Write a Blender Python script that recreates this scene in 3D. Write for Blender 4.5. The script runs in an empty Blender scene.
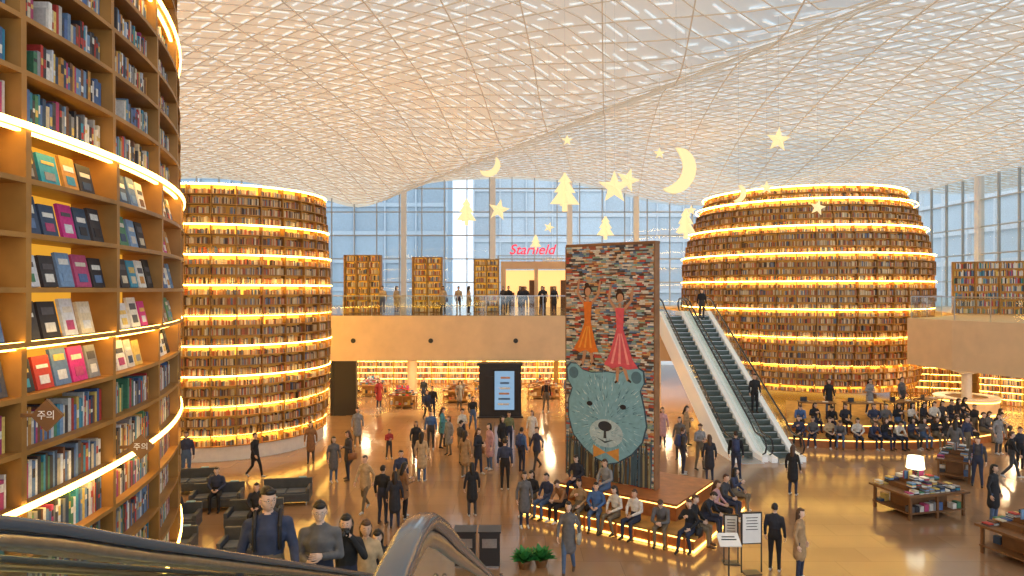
import bpy, math, random
import numpy as np
from mathutils import Vector, Matrix
random.seed(7)
sc = bpy.context.scene
try:
    sc.view_settings.view_transform = 'Standard'
except Exception:
    pass
R_ = random.Random(11)

# ------------------------------------------------------------------ materials
def mat(name, col=(.8,.8,.8), rough=.5, metal=0.0, em=None, es=0.0, noise=0.0, nscale=6.0, attr=False, attr_em=0.0, bump=0.0):
    m = bpy.data.materials.new(name); m.use_nodes = True
    nt = m.node_tree; N = nt.nodes; L = nt.links
    b = N['Principled BSDF']
    b.inputs['Roughness'].default_value = rough
    b.inputs['Metallic'].default_value = metal
    b.inputs['Base Color'].default_value = (*col, 1)
    src = None
    if attr:
        a = N.new('ShaderNodeAttribute'); a.attribute_name = 'Col'; src = a.outputs['Color']
    tc = N.new('ShaderNodeTexCoord')
    nz = N.new('ShaderNodeTexNoise'); nz.inputs['Scale'].default_value = nscale; nz.inputs['Detail'].default_value = 4
    L.new(tc.outputs['Object'], nz.inputs['Vector'])
    if noise > 0:
        rp = N.new('ShaderNodeValToRGB')
        rp.color_ramp.elements[0].position = .3; rp.color_ramp.elements[1].position = .7
        lo = 1-noise; hi = 1+noise*.3
        rp.color_ramp.elements[0].color = (lo,lo,lo,1); rp.color_ramp.elements[1].color = (hi,hi,hi,1)
        L.new(nz.outputs['Fac'], rp.inputs['Fac'])
        mx = N.new('ShaderNodeMixRGB'); mx.blend_type = 'MULTIPLY'; mx.inputs[0].default_value = 1
        if src: L.new(src, mx.inputs[1])
        else: mx.inputs[1].default_value = (*col, 1)
        L.new(rp.outputs['Color'], mx.inputs[2]); src = mx.outputs[0]
    if src: L.new(src, b.inputs['Base Color'])
    if bump > 0:
        bp = N.new('ShaderNodeBump'); bp.inputs['Strength'].default_value = bump
        L.new(nz.outputs['Fac'], bp.inputs['Height']); L.new(bp.outputs['Normal'], b.inputs['Normal'])
    if em:
        b.inputs['Emission Color'].default_value = (*em, 1); b.inputs['Emission Strength'].default_value = es
    if attr_em > 0 and src:
        L.new(src, b.inputs['Emission Color']); b.inputs['Emission Strength'].default_value = attr_em
    return m

def glass(name, tint=(.9,.96,1), refl=.1):
    m = bpy.data.materials.new(name); m.use_nodes = True
    nt = m.node_tree; N = nt.nodes; L = nt.links; N.clear()
    o = N.new('ShaderNodeOutputMaterial'); mx = N.new('ShaderNodeMixShader')
    t = N.new('ShaderNodeBsdfTransparent'); t.inputs[0].default_value = (*tint, 1)
    g = N.new('ShaderNodeBsdfGlossy'); g.inputs['Roughness'].default_value = .05
    mx.inputs[0].default_value = refl
    L.new(t.outputs[0], mx.inputs[1]); L.new(g.outputs[0], mx.inputs[2]); L.new(mx.outputs[0], o.inputs[0])
    return m

M_book = mat('book_covers', attr=True, rough=.6, noise=.2, nscale=40)
M_attr = mat('painted', attr=True, rough=.6, noise=.15, nscale=8)
M_wood = mat('shelf_wood', (.50,.26,.07), .45, noise=.35, nscale=3)
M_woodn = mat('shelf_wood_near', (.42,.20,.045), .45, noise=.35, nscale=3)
M_wood_d = mat('shelf_wood_dark', (.22,.10,.035), .5, noise=.3, nscale=3)
M_back = mat('glowing_shelf_back', (.5,.25,.05), .6, em=(1,.55,.06), es=1.5)  # shelf back made emissive: glow of the lit rows put into the material
M_backn = mat('glowing_shelf_back_near', (.35,.16,.03), .6, em=(1,.48,.04), es=.72)  # same painted-in glow, weaker, for near tower and tall bookshelf backs
M_backd = mat('shelf_back', (.28,.13,.04), .6, em=(1,.45,.06), es=.26)  # warm emission added to the plain back so whole towers read golden
M_backdn = mat('shelf_back_near', (.22,.10,.03), .6, em=(1,.45,.06), es=.08)  # faint glow added to the near tower's plain back
M_led = mat('led_strip', (1,.8,.4), .5, em=(1,.60,.12), es=26)
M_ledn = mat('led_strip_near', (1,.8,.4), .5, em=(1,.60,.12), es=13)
M_white = mat('white_panel', (.88,.87,.85), .4, noise=.06)
M_esc = mat('escalator_white', (.93,.94,.95), .3, em=(1,.98,.95), es=.12)  # slight emission added to make the white cladding look brighter
M_beige = mat('fascia_beige', (.84,.61,.37), .5, noise=.08, nscale=1.5)
M_dark = mat('dark_metal', (.03,.03,.035), .35)
M_black = mat('black_rubber', (.02,.02,.022), .3)
M_seat = mat('seat_grey', (.075,.085,.10), .5, noise=.2)
M_steel = mat('brushed_steel', (.55,.56,.58), .28, 1.0, noise=.15, nscale=20)
M_rail = mat('handrail_rubber', (.08,.10,.13), .16)
M_step = mat('escalator_step', (.10,.13,.12), .4, .3, noise=.2, nscale=30)
M_glass = glass('balustrade_glass', (.93,.97,.96), .08)
M_win = glass('window_glass', (.84,.91,.96), .05)
M_frame = mat('window_frame', (.46,.50,.53), .4)
M_bench = mat('bench_wood', (.45,.16,.05), .4, noise=.3, nscale=4)
M_core = mat('mural_frame_wood', (.34,.17,.08), .5, noise=.3, nscale=4)
M_benchl = mat('bench_light', (1,.7,.3), .5, em=(1,.58,.12), es=6)
M_lantern = mat('paper_lantern', (.45,.33,.15), .7, em=(1,.80,.42), es=.92)
M_shade = mat('lamp_shade', (1,.95,.8), .6, em=(1,.85,.55), es=3)
M_shop = mat('downlight', (1,.8,.5), .5, em=(1,.66,.28), es=12)
M_paper = mat('paper_white', (.9,.9,.88), .6, noise=.05)
M_red = mat('sign_red', (.85,.05,.08), .5, em=(.95,.06,.12), es=.8)
M_wall = mat('wall_plaster', (.55,.42,.30), .7, noise=.1)
M_leaf = mat('leaf_green', (.06,.34,.08), .5, noise=.4)
M_screen = mat('screen_face', (.05,.07,.1), .2, em=(.30,.50,.72), es=.8, noise=.4, nscale=3)
M_portal = mat('portal_glow', (.8,.5,.25), .6, em=(1,.58,.20), es=1.2)

def floor_mat():
    m = mat('polished_floor', (.4,.2,.1), .13)
    nt = m.node_tree; N = nt.nodes; L = nt.links; b = N['Principled BSDF']
    b.inputs['Specular IOR Level'].default_value=.75
    tc = N.new('ShaderNodeTexCoord')
    br = N.new('ShaderNodeTexBrick'); br.inputs['Scale'].default_value = 1.0
    br.inputs['Brick Width'].default_value = 1.8; br.inputs['Row Height'].default_value = .9
    br.inputs['Mortar Size'].default_value = .006
    br.inputs['Color1'].default_value = (.370,.230,.132,1); br.inputs['Color2'].default_value = (.330,.200,.112,1)
    br.inputs['Mortar'].default_value = (.24,.145,.08,1)
    L.new(tc.outputs['Object'], br.inputs['Vector'])
    nz = N.new('ShaderNodeTexNoise'); nz.inputs['Scale'].default_value = .35; nz.inputs['Detail'].default_value = 5
    L.new(tc.outputs['Object'], nz.inputs['Vector'])
    rp = N.new('ShaderNodeValToRGB'); rp.color_ramp.elements[0].color = (.8,.8,.8,1); rp.color_ramp.elements[1].color = (1.15,1.12,1.1,1)
    L.new(nz.outputs['Fac'], rp.inputs['Fac'])
    mx = N.new('ShaderNodeMixRGB'); mx.blend_type = 'MULTIPLY'; mx.inputs[0].default_value = 1
    L.new(br.outputs['Color'], mx.inputs[1]); L.new(rp.outputs['Color'], mx.inputs[2])
    L.new(mx.outputs[0], b.inputs['Base Color'])
    return m
M_floor = floor_mat()

# ------------------------------------------------------------------ mesh builder
class MB:
    def __init__(s): s.v=[]; s.f=[]; s.m=[]; s.c=[]
    def add(s, vs, fs, m=0, c=(1,1,1)):
        o=len(s.v); s.v.extend([tuple(p) for p in vs])
        for f in fs:
            s.f.append(tuple(i+o for i in f)); s.m.append(m); s.c.append(c)
    def obox(s, o, ex, ey, ez, m=0, c=(1,1,1)):
        o=Vector(o)
        vs=[o+ex*a+ey*b+ez*d for d in (-1,1) for b in (-1,1) for a in (-1,1)]
        s.add(vs, [(0,2,3,1),(4,5,7,6),(0,1,5,4),(2,6,7,3),(0,4,6,2),(1,3,7,5)], m, c)
    def box(s, x0,x1,y0,y1,z0,z1, m=0, c=(1,1,1)):
        s.obox(((x0+x1)/2,(y0+y1)/2,(z0+z1)/2), Vector(((x1-x0)/2,0,0)), Vector((0,(y1-y0)/2,0)), Vector((0,0,(z1-z0)/2)), m, c)
    def rbox(s, cx,cy,z0,sx,sy,h,rz=0,m=0,c=(1,1,1)):
        ca,sa=math.cos(rz),math.sin(rz)
        s.obox((cx,cy,z0+h/2), Vector((ca,sa,0))*sx/2, Vector((-sa,ca,0))*sy/2, Vector((0,0,h/2)), m, c)
    def ring(s, cx,cy,ri,ro,z0,z1,a0=0,a1=2*math.pi,n=64,m=0,c=(1,1,1)):
        full = abs(a1-a0-2*math.pi)<1e-6
        vs=[]; k = n if full else n+1
        for i in range(k):
            a=a0+(a1-a0)*i/n; ca,sa=math.cos(a),math.sin(a)
            vs += [(cx+ri*ca,cy+ri*sa,z0),(cx+ro*ca,cy+ro*sa,z0),(cx+ro*ca,cy+ro*sa,z1),(cx+ri*ca,cy+ri*sa,z1)]
        fs=[]
        for i in range(n):
            p=4*i; q=4*((i+1)%k)
            fs += [(p,q,q+1,p+1),(p+1,q+1,q+2,p+2),(p+2,q+2,q+3,p+3),(p+3,q+3,q,p)]
        if not full: fs += [(0,1,2,3),(4*n+3,4*n+2,4*n+1,4*n)]
        s.add(vs,fs,m,c)
    def prism(s, pts, m=0, c=(1,1,1), fn=None, a=0, b=1):
        n=len(pts); vs=[fn(p,a) for p in pts]+[fn(p,b) for p in pts]
        fs=[tuple(range(n)), tuple(range(2*n-1,n-1,-1))]+[(i,i+n,(i+1)%n+n,(i+1)%n) for i in range(n)]
        s.add(vs,fs,m,c)
    def lathe(s, cx,cy,prof,n=20,m=0,c=(1,1,1)):
        vs=[];fs=[]
        for r,z in prof:
            for i in range(n):
                a=2*math.pi*i/n; vs.append((cx+r*math.cos(a),cy+r*math.sin(a),z))
        for j in range(len(prof)-1):
            for i in range(n):
                fs.append((j*n+i,j*n+(i+1)%n,(j+1)*n+(i+1)%n,(j+1)*n+i))
        fs.append(tuple(range(n-1,-1,-1))); fs.append(tuple((len(prof)-1)*n+i for i in range(n)))
        s.add(vs,fs,m,c)
    def sweep(s, pts, lat, w, h, m=0, c=(1,1,1), n=8):
        pts=[Vector(p) for p in pts]; lat=Vector(lat).normalized(); vs=[];fs=[]
        for i,p in enumerate(pts):
            t=(pts[min(i+1,len(pts)-1)]-pts[max(i-1,0)]).normalized(); up=t.cross(lat).normalized()
            for k in range(n):
                a=2*math.pi*(k+.5)/n
                cx=math.copysign(abs(math.cos(a))**.6,math.cos(a)); sy=math.copysign(abs(math.sin(a))**.6,math.sin(a))
                vs.append(p+lat*cx*w/2+up*sy*h/2)
        for i in range(len(pts)-1):
            for k in range(n):
                fs.append((i*n+k,i*n+(k+1)%n,(i+1)*n+(k+1)%n,(i+1)*n+k))
        fs.append(tuple(range(n))); fs.append(tuple((len(pts)-1)*n+k for k in range(n-1,-1,-1)))
        s.add(vs,fs,m,c)
    def obj(s, name, mats, smooth=False, parent=None, col=True):
        me=bpy.data.meshes.new(name); me.from_pydata(s.v,[],s.f)
        for mm in mats: me.materials.append(mm)
        me.polygons.foreach_set('material_index', s.m)
        if smooth: me.polygons.foreach_set('use_smooth',[True]*len(s.f))
        if col:
            ca=me.color_attributes.new('Col','FLOAT_COLOR','CORNER')
            cnt=np.array([len(f) for f in s.f]); c=np.array(s.c,dtype=np.float32)
            c=np.concatenate([c,np.ones((len(c),1),dtype=np.float32)],1)
            ca.data.foreach_set('color', np.repeat(c,cnt,axis=0).ravel())
        me.update()
        ob=bpy.data.objects.new(name,me); sc.collection.objects.link(ob)
        if parent: ob.parent=parent
        return ob
def empty(name, loc=(0,0,0)):
    e=bpy.data.objects.new(name,None); sc.collection.objects.link(e); e.location=loc; return e

BOOKC=[(.84,.82,.76),(.86,.84,.78),(.62,.60,.56),(.72,.75,.80),(.08,.16,.38),(.05,.30,.46),(.52,.05,.04),(.03,.03,.04),(.05,.05,.06),(.10,.10,.11),(.28,.29,.31),(.62,.30,.07),(.75,.55,.15),(.20,.09,.05),(.08,.25,.14),(.50,.07,.20),(.20,.34,.55),(.7,.62,.46),(.12,.22,.42),(.04,.08,.16)]
WARMC=[(.80,.60,.34),(.65,.40,.18),(.42,.18,.07),(.55,.14,.06),(.85,.70,.45),(.18,.10,.06),(.70,.50,.26),(.35,.33,.34),(.88,.78,.56),(.45,.24,.10),(.16,.22,.34),(.62,.18,.08),(.75,.62,.42),(.1,.07,.06)]

# ------------------------------------------------------------------ towers of shelves
def tower(name, cx, cy, prof, z0, nrow, rh, npost, lit, b0, b1, pal, bt, depth=.34, shelf_t=.035, mats=None, faceout=(), postw=.04, brow=None, n=72, seed=1, litshort=True, glow=()):
    rr=random.Random(seed)
    S=MB(); B=MB(); P=2*math.pi
    for i in range(nrow+1):
        z=z0+i*rh; R=prof(z+.5*rh) if i<nrow else prof(z-.5*rh)
        Rb=prof(z-.5*rh) if i>0 else R
        ro=max(R,Rb)+.015
        S.ring(cx,cy,R-depth-.1,ro,z-shelf_t/2,z+shelf_t/2,n=n,m=0)
        if i==nrow:
            S.lathe(cx,cy,[(ro-.3,z),(ro-.3,z+.05)],n=48,m=0); break
        L=lit(i)
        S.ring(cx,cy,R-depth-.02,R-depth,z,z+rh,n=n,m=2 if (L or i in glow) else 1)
        zt=z+rh-shelf_t/2
        if L:
            S.ring(cx,cy,R-.05,R-.02,zt-.02,zt-.004,n=n,m=3)
            S.ring(cx,cy,ro,ro+.018,z+rh-.02,z+rh+.02,n=n,m=3)
        for k in range(npost):
            a=P*k/npost; ca,sa=math.cos(a),math.sin(a); rad=Vector((ca,sa,0)); tan=Vector((-sa,ca,0))
            S.obox(Vector((cx,cy,z+rh/2))+rad*(R-depth/2+.005), rad*(depth/2+.01), tan*postw/2, Vector((0,0,rh/2)), 0)
        if brow and not (brow[0]<=i<=brow[1]): continue
        a=b0; step=P/npost
        while a<b1:
            ph=(a/step)%1; edge=(postw*.5+.01)/R/step
            if ph<edge: a+=(edge-ph)*step+1e-4; continue
            if i in faceout:
                w=rr.uniform(.16,.21); h=rr.uniform(.22,min(.28,rh-.06)); t=.012
                if ph+(w/R)/step>1-edge: a=(math.floor(a/step)+1)*step+1e-5; continue
                am=a+w/2/R; ca,sa=math.cos(am),math.sin(am); rad=Vector((ca,sa,0)); tan=Vector((-sa,ca,0))
                up=(Vector((0,0,1))-rad*.22).normalized(); nr=(rad+Vector((0,0,.22))).normalized()
                c=rr.choice(BOOKC+[(.02,.32,.46),(.62,.03,.26),(.04,.04,.05),(.84,.82,.76),(.04,.08,.14),(.03,.03,.03),(.03,.03,.04)])
                o=Vector((cx,cy,z+shelf_t/2+h/2))+rad*(R-.10)
                B.obox(o, tan*w/2, nr*t, up*h/2, 0, c)
                c2=rr.choice([(.85,.85,.8),(.7,.5,.15),(.1,.1,.12),(.75,.7,.6)])
                B.obox(o+nr*(t+.002)+up*h*rr.uniform(.12,.25), tan*w*.34, nr*.002, up*h*rr.uniform(.05,.12), 0, c2)
                B.obox(o+nr*(t+.002)-up*h*.22, tan*w*.28, nr*.002, up*h*.13, 0, rr.choice(BOOKC))
                a+=(w+rr.uniform(.02,.06))/R; continue
            w=rr.uniform(*bt); h=rr.uniform(.58,.84)*(rh-shelf_t); d=rr.uniform(.14,.2)
            if L and litshort: h*=.72
            if ph+(w/R)/step>1-edge: a=(math.floor(a/step)+1)*step+1e-5; continue
            if rr.random()<.015: a+=rr.uniform(.05,.16)/R; continue
            am=a+w/2/R; ca,sa=math.cos(am),math.sin(am); rad=Vector((ca,sa,0)); tan=Vector((-sa,ca,0))
            c=rr.choice(pal); k=rr.uniform(.75,1.1); c=(c[0]*k,c[1]*k,c[2]*k)
            o=Vector((cx,cy,z+shelf_t/2+h/2))+rad*(R-.07-d/2)
            B.obox(o, tan*w*.47, rad*d/2, Vector((0,0,h/2)), 0, c)
            if pal is BOOKC and rr.random()<.45:
                B.obox(o+rad*(d/2+.001)+Vector((0,0,h*rr.uniform(-.1,.25))), tan*w*.36, rad*.0012, Vector((0,0,h*rr.uniform(.05,.14))), 0, rr.choice([(.85,.83,.75),(.7,.5,.15),(.05,.05,.06),(.5,.06,.05)]))
            a+=w/R
    e=empty(name,(0,0,0))
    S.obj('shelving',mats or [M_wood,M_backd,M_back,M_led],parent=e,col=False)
    B.obj('books',[M_book],parent=e)
    return e

def profN(z): return 9.29+(.03 if 6.4<z<7.9 else 0)-.012*max(0,z-8)**1.6
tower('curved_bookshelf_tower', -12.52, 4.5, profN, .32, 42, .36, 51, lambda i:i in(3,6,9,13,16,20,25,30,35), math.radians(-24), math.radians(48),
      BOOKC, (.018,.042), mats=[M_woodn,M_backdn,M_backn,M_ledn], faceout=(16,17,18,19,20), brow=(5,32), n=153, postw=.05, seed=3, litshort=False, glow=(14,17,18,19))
def profL(z):
    t=(z-.6)/10.4; g=((z-.6)/1.6)%1
    return 3.98+.42*math.sin(math.pi*min(1,max(0,t*.75+.14)))+.05*math.sin(g*math.pi)
tower('curved_bookshelf_tower', -12.8, 31.0, profL, .6, 26, .40, 28, lambda i:i in(0,3,6,9,12,15,18,21,25), math.radians(-150), math.radians(30),
      WARMC, (.03,.07), depth=.32, n=84, seed=5)
P=MB(); P.ring(-12.8,31,0.5,4.1,0,.58,n=64,m=0); P.obj('tower_plinth',[M_white],col=False)
def profR(z):
    t=(z-.8)/12.2; g=((z-.8)/1.64)%1
    pts=[(0,6.7),(.18,7.3),(.4,7.75),(.65,7.7),(.82,7.1),(1,6.1)]
    for (a,ra),(b,rb) in zip(pts,pts[1:]):
        if t<=b: r=ra+(rb-ra)*max(0,(t-a))/(b-a); break
    else: r=pts[-1][1]
    return r+.14*math.sin(g*math.pi)
tower('curved_bookshelf_tower', 19.65, 46.5, profR, .8, 30, .407, 44, lambda i:i%4==3 or i in(0,29), math.radians(170), math.radians(335),
      WARMC, (.04,.08), depth=.34, n=120, seed=9)

# ------------------------------------------------------------------ shell
B=MB(); B.box(-34,46,-12,62,-.2,0); B.obj('floor',[M_floor],col=False)
B=MB(); B.box(-34.4,-34,-12,62,0,17); B.obj('wall_left',[M_wall],col=False)

def cz(x,y):
    d=((x-5)*33.5+(y-26.5)*17.5)/37.8
    z=16.2-1.7*math.exp(-(d/3.2)**2)
    z+=.9*math.exp(-((d+11)/8)**2)+.7*math.exp(-((d-12)/9)**2)
    z-=1.9*math.exp(-(((x-16)/8)**2+((y-60)/14)**2))
    z-=1.0*math.exp(-(((x+19)/6)**2+((y-60)/12)**2))
    z-=.7*math.exp(-(((x-40)/10)**2))
    return z
def ceil_mat():
    m=bpy.data.materials.new('roof_shell'); m.use_nodes=True; nt=m.node_tree; N=nt.nodes; L=nt.links; b=N['Principled BSDF']
    tc=N.new('ShaderNodeTexCoord'); nz=N.new('ShaderNodeTexNoise'); nz.inputs['Scale'].default_value=.07; nz.inputs['Detail'].default_value=3
    L.new(tc.outputs['Object'],nz.inputs['Vector'])
    sx=N.new('ShaderNodeSeparateXYZ'); L.new(tc.outputs['Object'],sx.inputs[0])
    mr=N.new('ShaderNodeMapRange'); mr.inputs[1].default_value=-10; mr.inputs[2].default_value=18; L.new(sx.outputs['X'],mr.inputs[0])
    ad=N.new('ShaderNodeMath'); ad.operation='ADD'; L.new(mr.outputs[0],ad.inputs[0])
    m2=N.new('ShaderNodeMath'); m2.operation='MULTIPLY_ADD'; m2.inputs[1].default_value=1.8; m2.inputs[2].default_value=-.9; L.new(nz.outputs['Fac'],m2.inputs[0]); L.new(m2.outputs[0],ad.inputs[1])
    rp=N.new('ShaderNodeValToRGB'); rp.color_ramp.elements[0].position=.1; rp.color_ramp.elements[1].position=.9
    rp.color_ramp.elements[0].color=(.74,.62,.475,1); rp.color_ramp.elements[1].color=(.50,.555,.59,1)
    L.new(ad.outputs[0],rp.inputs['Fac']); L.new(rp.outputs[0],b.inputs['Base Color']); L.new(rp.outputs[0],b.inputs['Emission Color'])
    b.inputs['Emission Strength'].default_value=.62; b.inputs['Roughness'].default_value=.8  # emission added: shell itself glows to look lit and to light the hall
    return m
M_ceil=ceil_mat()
M_sky=mat('skylight_slot',(.80,.90,.97),.4,em=(.80,.93,1.0),es=.62)
M_lat=mat('roof_lattice',(.68,.60,.49),.6,em=(1,.86,.68),es=.14)  # faint glow added to the members, which are no light source
C=MB(); nx,ny=78,74; x0,x1,y0,y1=-34,44,-8,62
vs=[];fs=[]
for j in range(ny+1):
    for i in range(nx+1):
        x=x0+(x1-x0)*i/nx; y=y0+(y1-y0)*j/ny; vs.append((x,y,cz(x,y)))
for j in range(ny):
    for i in range(nx):
        a=j*(nx+1)+i; fs.append((a,a+nx+1,a+nx+2,a+1))
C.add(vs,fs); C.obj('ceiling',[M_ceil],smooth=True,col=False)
K=MB(); G=MB()
def strip(mb,xa,ya,xb,yb,w,off,thick=None,m=0):
    pa=Vector((xa,ya,cz(xa,ya)-off)); pb=Vector((xb,yb,cz(xb,yb)-off)); d=(pb-pa); l=Vector((-d.y,d.x,0)).normalized()*w/2
    if thick:
        mb.obox((pa+pb)/2,d/2,l,Vector((0,0,thick/2)),m)
    else:
        mb.add([pa-l,pa+l,pb+l,pb-l],[(0,1,2,3)],m)
ang=math.radians(-40); ca,sa=math.cos(ang),math.sin(ang)
for i in range(-80,81):
    for j in range(-130,131):
        u=i*1.15+(.575 if j%2 else 0); v=j*.46
        x=5+u*ca-v*sa; y=27+u*sa+v*ca
        if not(-33<x<43 and 2<y<60.5): continue
        if R_.random()<.10: continue
        a=ang if (i+(j//2))%2==0 else ang+math.radians(64)
        l=.33; strip(K,x-l*math.cos(a),y-l*math.sin(a),x+l*math.cos(a),y+l*math.sin(a),.085,.03)
for fam,(a,sp,w,hh) in enumerate([(math.radians(-40),.92,.030,.04),(math.radians(24),.92,.030,.04),(math.radians(82),2.76,.04,.05)]):
    ca,sa=math.cos(a),math.sin(a)
    for j in range(int(-64/sp),int(64/sp)+1):
        v=(j+.5)*sp
        for i in range(-40,41):
            u=i*2.0
            xa,ya=5+u*ca-v*sa,27+u*sa+v*ca; xb,yb=xa+2*ca,ya+2*sa
            if not(-33<xa<43 and 2<ya<60.5 and -33<xb<43 and 2<yb<60.5): continue
            strip(G,xa,ya,xb,yb,w,.10+.05*fam,hh)
ce=empty('roof_space_frame'); K.obj('skylight_slots',[M_sky],parent=ce,col=False); G.obj('lattice_members',[M_lat],parent=ce,col=False)

UZ=5.4; BZ=2.95
B=MB(); B.box(-34,10.9,37,60,BZ,UZ); B.box(10.9,29,55.2,60,BZ,UZ); B.obj('floor_mezzanine',[M_beige],col=False)
B=MB()
pg=[(19.8,34.2),(20.3,31.5),(21.5,28.4),(23.6,24),(27,20),(45,20),(45,60),(29.2,60),(28.6,46),(26,39.5),(22.5,36)]
B.prism(pg,0,(1,1,1),lambda p,t:(p[0],p[1],BZ+.15 if t==0 else UZ),0,1); B.obj('floor_mezzanine_side',[M_beige],col=False)
B=MB(); B.box(-34,10.9,37.1,60,UZ,UZ+.02); B.obj('floor_upper',[M_floor],col=False)
for k,x in enumerate([-8.6,-4.4,.2]):
    L_=MB(); L_.lathe(0,0,[(.11,-.03),(.13,0),(.13,.03)],n=16); o=L_.obj('fascia_vent',[M_dark],col=False); o.rotation_euler=(math.radians(90),0,0); o.location=(x,36.98,4.05)
def guard(name,pts,z,h=1.08):
    e=empty(name); G_=MB(); F=MB()
    for (xa,ya),(xb,yb) in zip(pts,pts[1:]):
        a=Vector((xa,ya,0)); b=Vector((xb,yb,0)); d=b-a; l=Vector((-d.y,d.x,0)).normalized()
        G_.obox((a+b)/2+Vector((0,0,z+h/2)),d/2,l*.008,Vector((0,0,h/2)))
        F.obox((a+b)/2+Vector((0,0,z+h)),d/2,l*.03,Vector((0,0,.025)))
        n=max(1,int(d.length/1.5))
        for i in range(n+1):
            p=a+d*i/n; F.obox(p+Vector((0,0,z+h/2)),d.normalized()*.02,l*.02,Vector((0,0,h/2)))
    G_.obj('glass_panels',[M_glass],parent=e,col=False); F.obj('rail_frame',[M_steel],parent=e,col=False)
guard('glass_guardrail',[(-34,37.1),(7.9,37.1)],UZ)
guard('glass_guardrail',[(22.6,35.9),(19.95,34.1),(20.45,31.55),(21.65,28.5),(23.7,24.1),(27,20.1)],UZ)

def curtain(name,ax,ay,bx,by,z0,zfn,cols,nh,sp):
    e=empty(name); F=MB(); Gl=MB()
    a=Vector((ax,ay,0)); b=Vector((bx,by,0)); d=b-a; Ln=d.length; dn=d.normalized(); l=Vector((-dn.y,dn.x,0))
    n=int(Ln/sp)
    for i in range(n+1):
        p=a+d*i/n; zt=zfn(p.x,p.y); F.obox(p+Vector((0,0,(z0+zt)/2)),dn*.04,l*.1,Vector((0,0,(zt-z0)/2)))
    for c in cols:
        p=a+dn*c; zt=zfn(p.x,p.y); F.obox(p-l*.0+Vector((0,0,(z0+zt)/2)),dn*.24,l*.24,Vector((0,0,(zt-z0)/2)),1)
    for k in range(nh+1):
        z=z0+k*(15.8-z0)/nh
        F.obox((a+b)/2+Vector((0,0,z)),d/2,l*.07,Vector((0,0,.05)))
    vs=[];fs=[];m_=40
    for i in range(m_+1):
        p=a+d*i/m_; vs+= [(p.x,p.y,z0),(p.x,p.y,zfn(p.x,p.y))]
    for i in range(m_): fs.append((2*i,2*i+2,2*i+3,2*i+1))
    Gl.add(vs,fs); F.obj('mullions',[M_frame,M_white],parent=e,col=False); Gl.obj('glazing',[M_win],parent=e,col=False)
curtain('window_1',-34,60.6,36,60.6,UZ,lambda x,y:cz(x,y)-.05,[24.4,32.3,39.1,45,52,60],5,1.95)
curtain('window_2',36,60.6,36,16,UZ,lambda x,y:cz(x,y)-.05,[8,16,24,32],5,1.95)
def facade(name,x0,x1,y,z1,ncol,nfl,base,band):
    F=MB(); F.box(x0,x1,y,y+8,-1,z1,0,base); q=random.Random(int(x0))
    for k in range(nfl+1):
        z=z1*k/nfl; F.box(x0-.1,x1+.1,y-.25,y,z-.25,z+.25,0,band)
    for i in range(ncol+1):
        x=x0+(x1-x0)*i/ncol; F.box(x-.10,x+.10,y-.35,y,-1,z1,0,band)
    for k in range(nfl):
        for i in range(ncol):
            t=q.uniform(.88,1.12); c=[b*t for b in base]
            F.box(x0+(x1-x0)*(i+.06)/ncol,x0+(x1-x0)*(i+.94)/ncol,y-.05,y,z1*k/nfl+.3,z1*(k+1)/nfl-.3,0,tuple(c))
    return F.obj(name,[M_attr])
facade('office_building',-46,-8,84,38,10,11,(.44,.56,.66),(.56,.66,.74))
facade('office_building',-5,26,90,30,9,9,(.64,.73,.80),(.78,.83,.87))
facade('office_building',28,62,88,44,12,12,(.66,.74,.79),(.80,.84,.86))
B=MB(); B.box(-80,90,62.2,140,-.4,-.1); B.obj('ground_plaza',[M_white],col=False)
F=MB()
F.box(47,60,10,80,-.5,30,0,(.70,.77,.81))
for k in range(10): F.box(46.7,47,10,80,k*3.2-.25,k*3.2+.25,0,(.85,.87,.88))
for k in range(18): F.box(46.6,47,10+k*4-.12,10+k*4+.12,-.5,30,0,(.85,.87,.88))
F.obj('office_building',[M_attr])

B=MB(); B.box(-34,10.9,50,50.3,0,BZ); B.box(29.5,45,50,50.3,0,BZ); B.obj('wall_back',[M_wall],col=False)
def shelf_unit(name,x,y,z,w,h,d,rz,rows,seed,lit=True,pal=WARMC,cols=None,two=False,soft=False):
    rr=random.Random(seed); S=MB(); B=MB(); ca,sa=math.cos(rz),math.sin(rz)
    ex=Vector((ca,sa,0)); ey=Vector((-sa,ca,0)); o=Vector((x,y,z)); U=Vector((0,0,1))
    def bx(mb,cx,cy,cz_,sx,sy,sz,m=0,c=(1,1,1)): mb.obox(o+ex*cx+ey*cy+U*cz_,ex*sx/2,ey*sy/2,U*sz/2,m,c)
    cols=cols or max(1,int(w/1.0)); rh=h/rows
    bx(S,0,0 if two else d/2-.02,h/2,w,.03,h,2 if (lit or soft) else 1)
    for k in range(cols+1): bx(S,-w/2+w*k/cols,0,h/2,.09 if soft else .06,d,h)
    for r in range(rows+1):
        bx(S,0,0,min(h-.02,max(.03,r*rh)),w+.05,d,.04)
        if lit and r>0: bx(S,0,-d/2+.03,r*rh-.035,w,.02,.012,3)
    for r in range(rows):
        for side in ((-1,1) if two else (-1,)):
            t=-w/2+.04
            while t<w/2-.08:
                bw=rr.uniform(.03,.07); bh=rr.uniform(.50 if soft else .55,.80 if soft else .82)*rh
                k=((t+w/2)/(w/cols))%1
                if k*w/cols>.05 and k*w/cols+bw<w/cols-.05:
                    bx(B,t+bw/2,side*(d/2-.10),r*rh+.03+bh/2,bw*.94,.14,bh,0,rr.choice(pal))
                t+=bw
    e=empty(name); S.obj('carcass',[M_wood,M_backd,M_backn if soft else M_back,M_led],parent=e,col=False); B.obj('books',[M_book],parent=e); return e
for k in range(5): shelf_unit('wall_bookshelf',-15+k*5.2,49.6,0,4.9,2.5,.4,0,6,20+k)
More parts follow.
